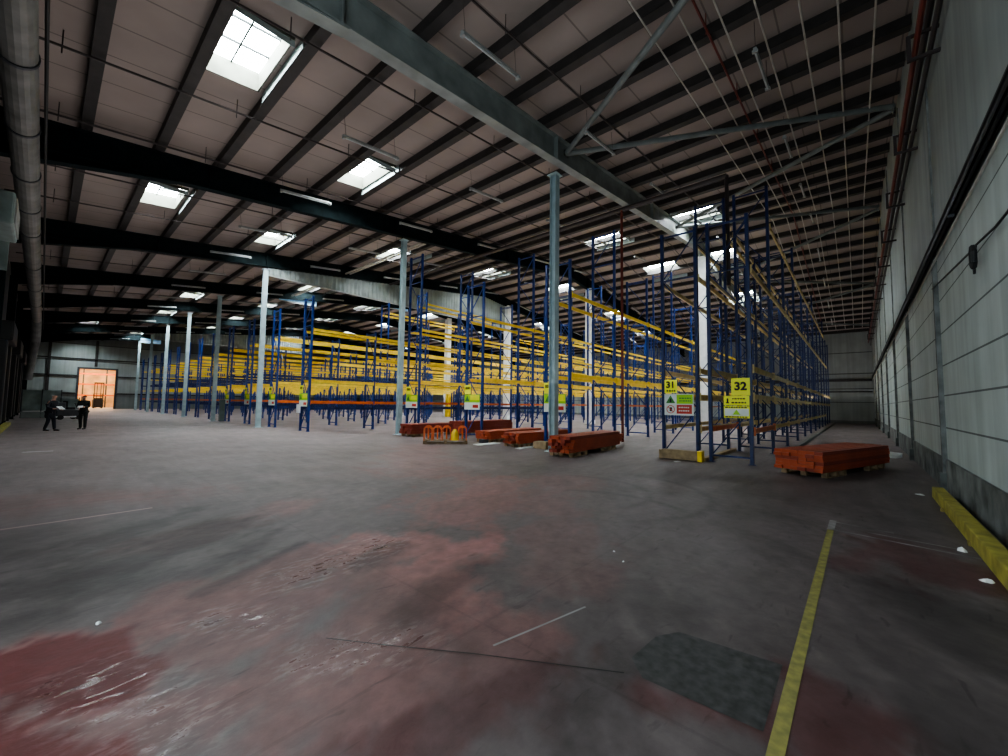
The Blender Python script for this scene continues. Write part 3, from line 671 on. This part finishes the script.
def bundle(x, y, rz, L, W, H, across, layers, lab, grp, pl, m_='redbeam', jit=.07, seed=1):
    rnd = random.Random(seed); X = Matrix.Translation((x, y, 0)) @ Matrix.Rotation(rz, 4, 'Z')
    bw = W/across; bh = (H-.14)/layers
    ms = [rbeam(L, bh, bw*.93, M[m_]), rbeam(L*.985, bh, bw*.93, M['darkred' if m_ == 'redbeam' else m_])]
    for d in pl:
        p = X @ Vector((d, W/2, 0)); pallet(p.x, p.y, rz, 'wooden pallet %s' % ('under near end of ' if d < L/2 else 'under far end of ') + grp, 1.0, min(W, .95))
    for k in range(layers):
        for i in range(across):
            dx = rnd.uniform(-jit, jit)*(1 if k < layers-1 else .5)
            p = X @ Vector((dx, bw*(i+.5)+rnd.uniform(-.006,.006)*0, .14+bh*k))
            o = link('rack_beam', ms[rnd.random() < .3], None, p, (0, 0, rz)); tag(o, lab, 'beam', grp)
def ang(dx, dy): return math.atan2(dy, dx)
bundle(11.55, .62, ang(3.75,-1.25), 3.9, 1.0, .60, 6, 6, 'rust-orange rack beam in the flat stack beside the right-hand wall', 'stack of rust-orange beams by the right-hand wall', [.75, 3.1], jit=.05, seed=3)
bundle(10.5, 6.5, ang(3.8,.22), 3.9, .8, .62, 6, 5, 'rust-orange rack beam in the stack at the foot of the nearest grey column', 'stack of beams at the nearest grey column', [.6, 2.9], jit=.24, seed=4)
bundle(11.45, 9.25, ang(3.8,.1), 3.75, .8, .52, 6, 4, 'orange rack beam in the stack just left of the nearest grey column', 'stack of beams just left of the nearest grey column', [.6, 2.9], jit=.16, seed=5)
bundle(11.95, 11.2, ang(3.8,.15), 3.75, .8, .46, 6, 3, 'orange rack beam in the low stack, second left of the nearest grey column', 'low orange beam stack, second left of nearest grey column', [.6, 2.9], jit=.12, seed=6)
bundle(13.4, 14.4, ang(3.8,.1), 3.9, .9, .7, 6, 4, 'dark red rack beam in the stack behind the orange frames', 'stack of dark red beams behind the orange frames', [.7, 3.0], m_='darkred', jit=.06, seed=7)
bundle(11.2, 15.4, ang(3.8,.05), 3.8, .9, .58, 6, 4, 'dark red rack beam in the stack right beside the second grey column', 'stack of dark red beams beside the second grey column', [.6, 3.0], m_='darkred', jit=.06, seed=8)
# light boards by the bundles
tag(MB().box(11.15,12.3,8.95,9.2,.0,.03).build('board', M['paper']), 'pale board lying on the floor at the end of the left orange stack', 'board')
tag(MB().box(10.95,12.1,10.75,11.1,.0,.03).build('board', M['paper']), 'pale board lying on the floor before the low orange stack', 'board')
tag(MB().box(11.75,12.1,8.3,8.85,.0,.26).build('timber_block', M['timber'], bevel=.01), 'squat timber block standing beside the foot of the nearest grey column', 'block')

# orange column guards standing on a pallet, one yellow
pr = ang(1.25, -1.1)
pallet(10.58, 12.3, pr, 'pale wooden pallet under the row of orange and yellow upright guards', 1.7, .8, 'wood')
def guard(m_, lab, off, grp=None, w=.30):
    X = Matrix.Translation((10.58, 12.3, 0)) @ Matrix.Rotation(pr, 4, 'Z'); p = X @ Vector((off, -.02, .14))
    t = thing('post_guard', lab, 'guard', p, pr, grp)
    q = MB(); h = .52
    pts = [(-w/2, 0)] + [(-w/2+.0, 0, )]
    prof = [(-w/2, 0), (-w/2, h-.08), (-w/2+.08, h), (w/2-.08, h), (w/2, h-.08), (w/2, 0)]
    for (xa, za), (xb, zb) in zip(prof, prof[1:]): q.bar((xa, -.30, za), (xb, -.30, zb), .03, .055)
    q.build('front_hoop', m_, t)
    q = MB()
    for (xa, za), (xb, zb) in zip(prof, prof[1:]): q.bar((xa, .30, za), (xb, .30, zb), .03, .055)
    q.build('rear_hoop', m_, t)
    MB().box(-w/2+.06,w/2-.06,-.3,.3,h-.04,h-.015).box(-.03,.03,.1,.13,.02,h-.04).build('web_plate', m_, t)
    return t
om = mat('guard_orange', (.75, .16, .03), .45)
for i, off in enumerate((-.68, -.32, .04, .66)):
    guard(om, 'orange steel guard hoop on the pallet, %s from its left end' % ORD[i if i < 3 else 4], off, 'orange guard hoops on the pallet')
t = thing('cone_bin', 'bright yellow rounded container between the orange guard hoops', 'container', Matrix.Translation((10.58,12.3,0)) @ Matrix.Rotation(pr,4,'Z') @ Vector((.36,-.2,.14)), pr)
MB().tube((0,0,0),(0,0,.3),.16,16,.13).build('body', M['yelp'], t); MB().tube((0,0,.3),(0,0,.43),.13,16,.05).build('shoulder', M['yelp'], t)
tag(MB().box(11.75,12.05,11.35,11.6,0,.14).build('timber_wedge', M['mid'], bevel=.01), 'small dark block on the floor right of the orange guard pallet', 'block')

# kerb on the right, floor markings, litter
t = thing('kerb', 'long square yellow kerb lying along the foot of the right-hand wall', 'kerb', (0,0,0))
MB().poly([(3.0,-.93,0),(10.75,-.97,0),(10.75,-.97,.2),(3.0,-.93,.2)], .15, (0,-1,0)).build('rail', M['curb'], t, bevel=.015)
for x in (7.3, 5.3, 9.4): MB().box(x-.04,x+.04,-.965,-.93,0,.05).build('fixing_bracket', mat('kb%d' % int(x), (.25,.2,.06), .8), t)
def stripe(name, pts, w, m_, lab):
    b_ = MB()
    for (a_, c_) in zip(pts, pts[1:]):
        d = (Vector(c_)-Vector(a_)).normalized(); n_ = Vector((-d.y, d.x))*w/2
        A, B = Vector(a_), Vector(c_)
        b_.poly([(*(A-n_), .004), (*(B-n_), .004), (*(B+n_), .004), (*(A+n_), .004)])
    return tag(b_.build(name, m_), lab, 'floor marking')
stripe('painted_line', [(1.6,.335),(3.0,.335),(4.5,.33),(6.9,.318)], .068, M['liney'], 'worn yellow painted line running away across the floor')
stripe('painted_line', [(6.9,.318),(7.5,.312)], .075, M['linew'], 'short pale stub where the yellow line ends')
stripe('painted_line', [(7.42,.30),(7.3,-.3)], .05, M['linew'], 'faint white line at the far edge of the marked bay')
stripe('painted_line', [(6.95,.36),(6.72,-.95)], .05, M['linew'], 'white line crossing from the yellow line to the kerb')
stripe('painted_line', [(7.1,-.05),(6.98,-1.0)], .035, M['linew'], 'second faint white line nearer the kerb end')
stripe('scratch_mark', [(2.05,1.86),(2.5,1.76),(2.92,1.67)], .018, mat('scratch', (.25,.25,.25), .7), 'thin white scratch line on the open floor')
stripe('painted_line', [(-.25,7.8),(.4,7.8),(1.15,7.83)], .06, mat('pinkline', (.34,.25,.25), .7), 'short pale line on the floor at the left edge')
stripe('painted_line', [(-.3,18.2),(.3,18.1)], .16, mat('dashw', (.5,.5,.5), .7), 'short white dash on the floor in front of the two people')
stripe('crack_line', [(1.35,2.75),(1.6,2.35),(1.9,1.9),(2.38,1.1)], .009, M['rubber'], 'thin dark crack across the floor left of the repair patch')
pm = mat('patch_dark', (.046, .045, .044), .6, var=.3, scale=14, bump=.3)
tag(MB().poly([(2.43,.40,.003),(2.41,1.0,.003),(2.55,1.13,.003),(2.9,1.1,.003),(3.06,1.0,.003),(3.12,.40,.003)]).build('repair_patch', pm), 'dark rough repair patch in the floor left of the yellow line', 'patch')
def litter(x, y, r, lab, h=.05, m_='plastic', seed=0):
    rnd = random.Random(seed); b_ = MB(); n = 9; n0 = 0
    top = (x, y, h); rim = []
    for ring_, (rr_, zz) in enumerate(((r, .002), (r*.65, h*.7))):
        for i in range(n):
            a_ = 2*math.pi*i/n; q = rr_*rnd.uniform(.6, 1.2); b_.v.append((x+q*math.cos(a_), y+q*math.sin(a_), zz*rnd.uniform(.6,1.3)))
    b_.v.append(top)
    for i in range(n):
        j = (i+1) % n; b_.f += [(i, j, n+j, n+i), (n+i, n+j, 2*n)]
    return tag(b_.build('litter', M[m_]), lab, 'litter')
litter(6.95, -.84, .045, 'scrap of white plastic on the floor beside the yellow kerb', .05, seed=1)
litter(5.9, -.86, .05, 'torn white paper on the floor by the near part of the yellow kerb', .03, seed=2)
litter(10.9, -.82, .07, 'flat pale scrap at the far end of the yellow kerb', .02, seed=3)
litter(18.6, -.75, .42, 'crumpled white plastic sheet by the wall beyond the orange stack', .18, seed=4)
litter(12.1, 3.95, .12, 'small white scrap on the floor in front of the timber guard', .02, seed=5)
litter(.35, 4.1, .018, 'tiny white scrap on the dark red floor at far left', .02, seed=6)
litter(4.2, 2.05, .015, 'tiny white chip on the open floor, left one of a pair', .015, seed=7)
litter(4.0, 1.85, .012, 'tiny white chip on the open floor, right one of a pair', .015, seed=8)

# ---- pale partition and dark machine behind the people
t = thing('partition_screen', 'pale grey panelled screen standing far left behind the walking person', 'partition', (0, 47.4, 0))
for i in range(3): MB().box(-1.0+i*1.0,-.06+i*1.0,0,.06,.55 if i < 2 else .3,2.15 if i < 2 else 1.5).build('panel', M['panelw'], t)
MB().box(-1.05,2.0,-.03,.09,.0,.5).build('kickboard', M['curtain'], t)
for i in range(4): MB().box(-1.06+i,-1.0+i,-.03,.1,0,2.2 if i < 3 else 1.6).build('post', M['mid'], t)
t = thing('floor_sweeper', 'dark ride-on floor sweeper standing between the two people', 'machine', (1.25, 43.5, 0), R(20))
MB().box(-.75,.75,-.4,.4,.22,.75).box(-.75,-.2,-.38,.38,.75,1.25).build('body', M['mid'], t, bevel=.08)
MB().box(-.1,.35,-.25,.25,.75,.9).box(-.18,-.08,-.25,.25,.85,1.35).build('seat', M['rubber'], t, bevel=.03)
MB().tube((.55,0,.7),(.42,0,1.15),.03).tube((.42,-.18,1.15),(.42,.18,1.15),.02).build('steering_column', M['rubber'], t)
MB().box(-.78,.78,-.42,.42,.16,.26).build('bumper_band', M['plastic'], t)
for sx in (-.5, .5):
    for sy in (-.38, .38): MB().tube((sx,sy-.05,.17),(sx,sy+.05,.17),.17,14).build('wheel', M['rubber'], t)

# ---- people
def skin_mesh(name, verts, edges, m_, sub=2, root=0):
    me = bpy.data.meshes.new(name); me.from_pydata([v[:3] for v in verts], edges, []); me.update()
    o = bpy.data.objects.new(name, me); C.objects.link(o)
    o.modifiers.new('s', 'SKIN'); o.modifiers[0].use_smooth_shade = True
    if not me.skin_vertices:
        with bpy.context.temp_override(object=o, active_object=o): pass
        me.attributes
    sv = me.skin_vertices[0].data if me.skin_vertices else None
    if sv is None:
        bm_layer = None
        import bmesh
        bm = bmesh.new(); bm.from_mesh(me); bm.verts.layers.skin.verify(); bm.to_mesh(me); bm.free(); sv = me.skin_vertices[0].data
    for i, v in enumerate(verts):
        r = v[3]; sv[i].radius = r if isinstance(r, tuple) else (r, r)
        sv[i].use_root = (i == root)
    s = o.modifiers.new('d', 'SUBSURF'); s.levels = sub; s.render_levels = sub
    dg = bpy.context.evaluated_depsgraph_get(); res = bpy.data.meshes.new_from_object(o.evaluated_get(dg))
    bpy.data.objects.remove(o); res.materials.clear(); res.materials.append(m_)
    for p in res.polygons: p.use_smooth = True; p.material_index = 0
    o2 = bpy.data.objects.new(name, res); C.objects.link(o2)
    return o2
def person(x, y, rz, pose, lab, hair, coat_len, coat, legs_m):
    P = pose
    V = []; E = []
    def add(p, r, par=None):
        V.append((*p, r)); i = len(V)-1
        if par is not None: E.append((par, i))
        return i
    pel = add((0,0,.95), (.14,.11))
    sp = add((0,.0,1.12), (.135,.10), pel); ch = add((P['lean'],0,1.32), (.16,.11), sp); nk0 = add((P['lean']*1.3,0,1.46), (.08,.07), ch)
    nk = add((P['lean']*1.6,0,1.52), (.055,.055), nk0); hd = add((P['lean']*1.9+.01,0,1.60), (.075,.085), nk); ht = add((P['lean']*2+.005,0,1.71), (.07,.08), hd)
    for s, hp in ((1, P['leg'][0]), (-1, P['leg'][1])):
        h = add((0,.09*s,.88), .085, pel); k_ = add((hp[0],.10*s,.48), .06, h); an = add((hp[1],.10*s,hp[2]+.08), .04, k_)
        he = add((hp[1]-.03,.10*s,hp[2]+.04), .04, an); to = add((hp[1]+.17,.11*s,hp[2]+.03), (.035,.025), he)
    hands = []
    for s, ap in ((1, P['arm'][0]), (-1, P['arm'][1])):
        sh = add((P['lean']*1.2,.19*s,1.40), .06, ch); el = add(ap[0], .043, sh); wr = add(ap[1], .028, el); hn = add(ap[2], (.035,.018), wr); hands.append((ap[1], ap[2], s, hn))
    for w_, h_, s, hn in hands:
        d = (Vector(h_)-Vector(w_)).normalized(); sd = d.cross(Vector((0,0,1)))
        sd = sd.normalized() if sd.length > .1 else Vector((0,1,0))
        for i, l in enumerate((.05,.06,.065,.055)):
            a1 = Vector(h_)+sd*(i-1.5)*.018+d*.03; b1 = add(a1, .009, hn); add(a1+d*l*.6+Vector((0,0,-.012)), .008, b1)
        a1 = Vector(h_)-sd*.035; b1 = add(a1, .010, hn); add(a1+d*.03, .008, b1)
    body = skin_mesh('person', V, E, M['skin']); body.location = (x, y, 0); body.rotation_euler = (0,0,rz); tag(body, lab, 'person')
    V = []; E = []
    bot = .56 if coat_len else .84
    q0 = add((-.02,0,bot), (.19,.22)); pel = add((-.01,0,.97), (.17,.19), q0); sp = add((P['lean']*.3,0,1.14), (.15,.18), pel); ch = add((P['lean'],0,1.30), (.15,.19), sp); nk0 = add((P['lean']*1.25,0,1.45), (.09,.10), ch)
    for s, ap in ((1, P['arm'][0]), (-1, P['arm'][1])):
        sh = add((P['lean']*1.2,.19*s,1.40), .078, ch); el = add(ap[0], .062, sh); wr = add(tuple(Vector(ap[0]).lerp(Vector(ap[1]), .92)), .045, el)
    c_ = skin_mesh('coat', V, E, coat, 2); c_.parent = body
    V = []; E = []
    pel = add((0,0,.93), (.15,.12))
    for s, hp in ((1, P['leg'][0]), (-1, P['leg'][1])):
        h = add((0,.09*s,.86), .10, pel); k_ = add((hp[0],.10*s,.48), .075, h); an = add((hp[1]-.01,.10*s,hp[2]+.06), .055, k_)
    c_ = skin_mesh('trousers', V, E, legs_m); c_.parent = body
    for s, hp in ((1, P['leg'][0]), (-1, P['leg'][1])):
        q = skin_mesh('shoe', [(hp[1]-.05,.10*s,hp[2]+.05,.05),(hp[1]+.08,.105*s,hp[2]+.045,(.045,.04)),(hp[1]+.19,.11*s,hp[2]+.035,(.035,.03))], [(0,1),(1,2)], M['rubber'], 1); q.parent = body
    L = P['lean']*2
    q = skin_mesh('hair', [(L-.045,0,1.61,(.085,.09)),(L-.02,0,1.72,(.098,.10))], [(0,1)], hair, 2); q.parent = body
    MB().tube((L+.085,.03,1.66),(L+.093,.03,1.66),.010,8).tube((L+.085,-.03,1.66),(L+.093,-.03,1.66),.010,8).each('eye', M['black'], body)
    MB().tube((L+.08,0,1.65),(L+.105,0,1.625),.012,6).build('nose', M['skin'], body)
    MB().box(L+.078,L+.088,-.022,.022,1.588,1.596).build('mouth', M['darkred'], body)
    MB().tube((L,.082,1.645),(L,.094,1.645),.022,8).tube((L,-.082,1.645),(L,-.094,1.645),.022,8).each('ear', M['skin'], body)
    return body
walk = dict(lean=.05, leg=[(.07,.13,.0),(.0,-.13,.01)], arm=[((.02,.25,1.14),(.22,.20,1.02),(.29,.19,1.01)),((.02,-.25,1.14),(.24,-.18,1.06),(.31,-.16,1.07))])
stand = dict(lean=.02, leg=[(.03,.03,.0),(.02,-.02,.0)], arm=[((.03,.22,1.14),(.22,.10,1.13),(.28,.04,1.13)),((.03,-.22,1.14),(.22,-.10,1.10),(.28,-.04,1.10))])
person(.30, 28.85, R(-38), walk, 'person in long dark coat walking to the right, pale grey hair', M['hairw'], True, M['coat'], M['coat'])
person(1.42, 29.6, R(-120), stand, 'person in black clothes standing before the lit doorway, hands together holding paper', M['haird'], False, M['trouser'], M['trouser'])
q = tag(MB().box(-.10,.10,-.004,.004,-.06,.06, Matrix.Translation((1.42-.15, 29.6-.27, 1.15)) @ Matrix.Rotation(R(-30),4,'Z') @ Matrix.Rotation(R(-40),4,'X')).build('paper_sheet', M['paper']), 'pale sheet of paper held by the person in black', 'paper')
q = tag(MB().box(-.14,.14,-.01,.01,-.1,.1, Matrix.Translation((.60, 28.63, 1.1)) @ Matrix.Rotation(R(50),4,'Z') @ Matrix.Rotation(R(-50),4,'X')).build('clipboard', M['plastic']), 'pale clipboard held out by the walking person in the coat', 'clipboard')

# ------------------------------------------------------------------ light
w = bpy.data.worlds.new('World'); bpy.context.scene.world = w; w.use_nodes = True
bg = w.node_tree.nodes['Background']; bg.inputs['Color'].default_value = (.75, .90, 1.0, 1); bg.inputs['Strength'].default_value = .9
area('dock_daylight', (-2.6, 1.6, 2.6), (0, R(-90), 0), 4.0, 5.5, 200, (.86, .97, 1.0))  # added, unseen fill lamp behind the camera; no door modelled
for x_, y_, sx_, sy_, e_ in ((4, 15, 6, 18, 190), (7, 42, 14, 30, 200), (28, 12, 34, 16, 560), (30, 38, 36, 34, 1000), (49, 3, 9, 7, 150)):
    area('floor_bounce', (x_, y_, 2.3), (R(180), 0, 0), sx_, sy_, e_, (1, .95, .92))  # added, unseen upward lamps imitating light bounced off the floor

# ------------------------------------------------------------------ camera
yaw, pit, rol, F = 0.71954, 0.062949, 0.0135785, 403.25
fw = Vector((math.cos(yaw)*math.cos(pit), math.sin(yaw)*math.cos(pit), math.sin(pit)))
r_ = fw.cross(Vector((0,0,1))).normalized(); u_ = r_.cross(fw)
rx = r_*math.cos(rol)+u_*math.sin(rol); ux = -r_*math.sin(rol)+u_*math.cos(rol)
cd = bpy.data.cameras.new('camera'); cd.sensor_width = 36; cd.lens = F*36/1008; cd.clip_start = .05; cd.clip_end = 300
co = bpy.data.objects.new('camera', cd); C.objects.link(co)
mx = Matrix((rx, ux, -fw)).transposed().to_4x4(); mx.translation = Vector((0,0,1.6)); co.matrix_world = mx
bpy.context.scene.camera = co
sc = bpy.context.scene
sc.view_settings.view_transform = 'AgX'; sc.view_settings.look = 'AgX - Medium High Contrast'; sc.view_settings.exposure = 0.6
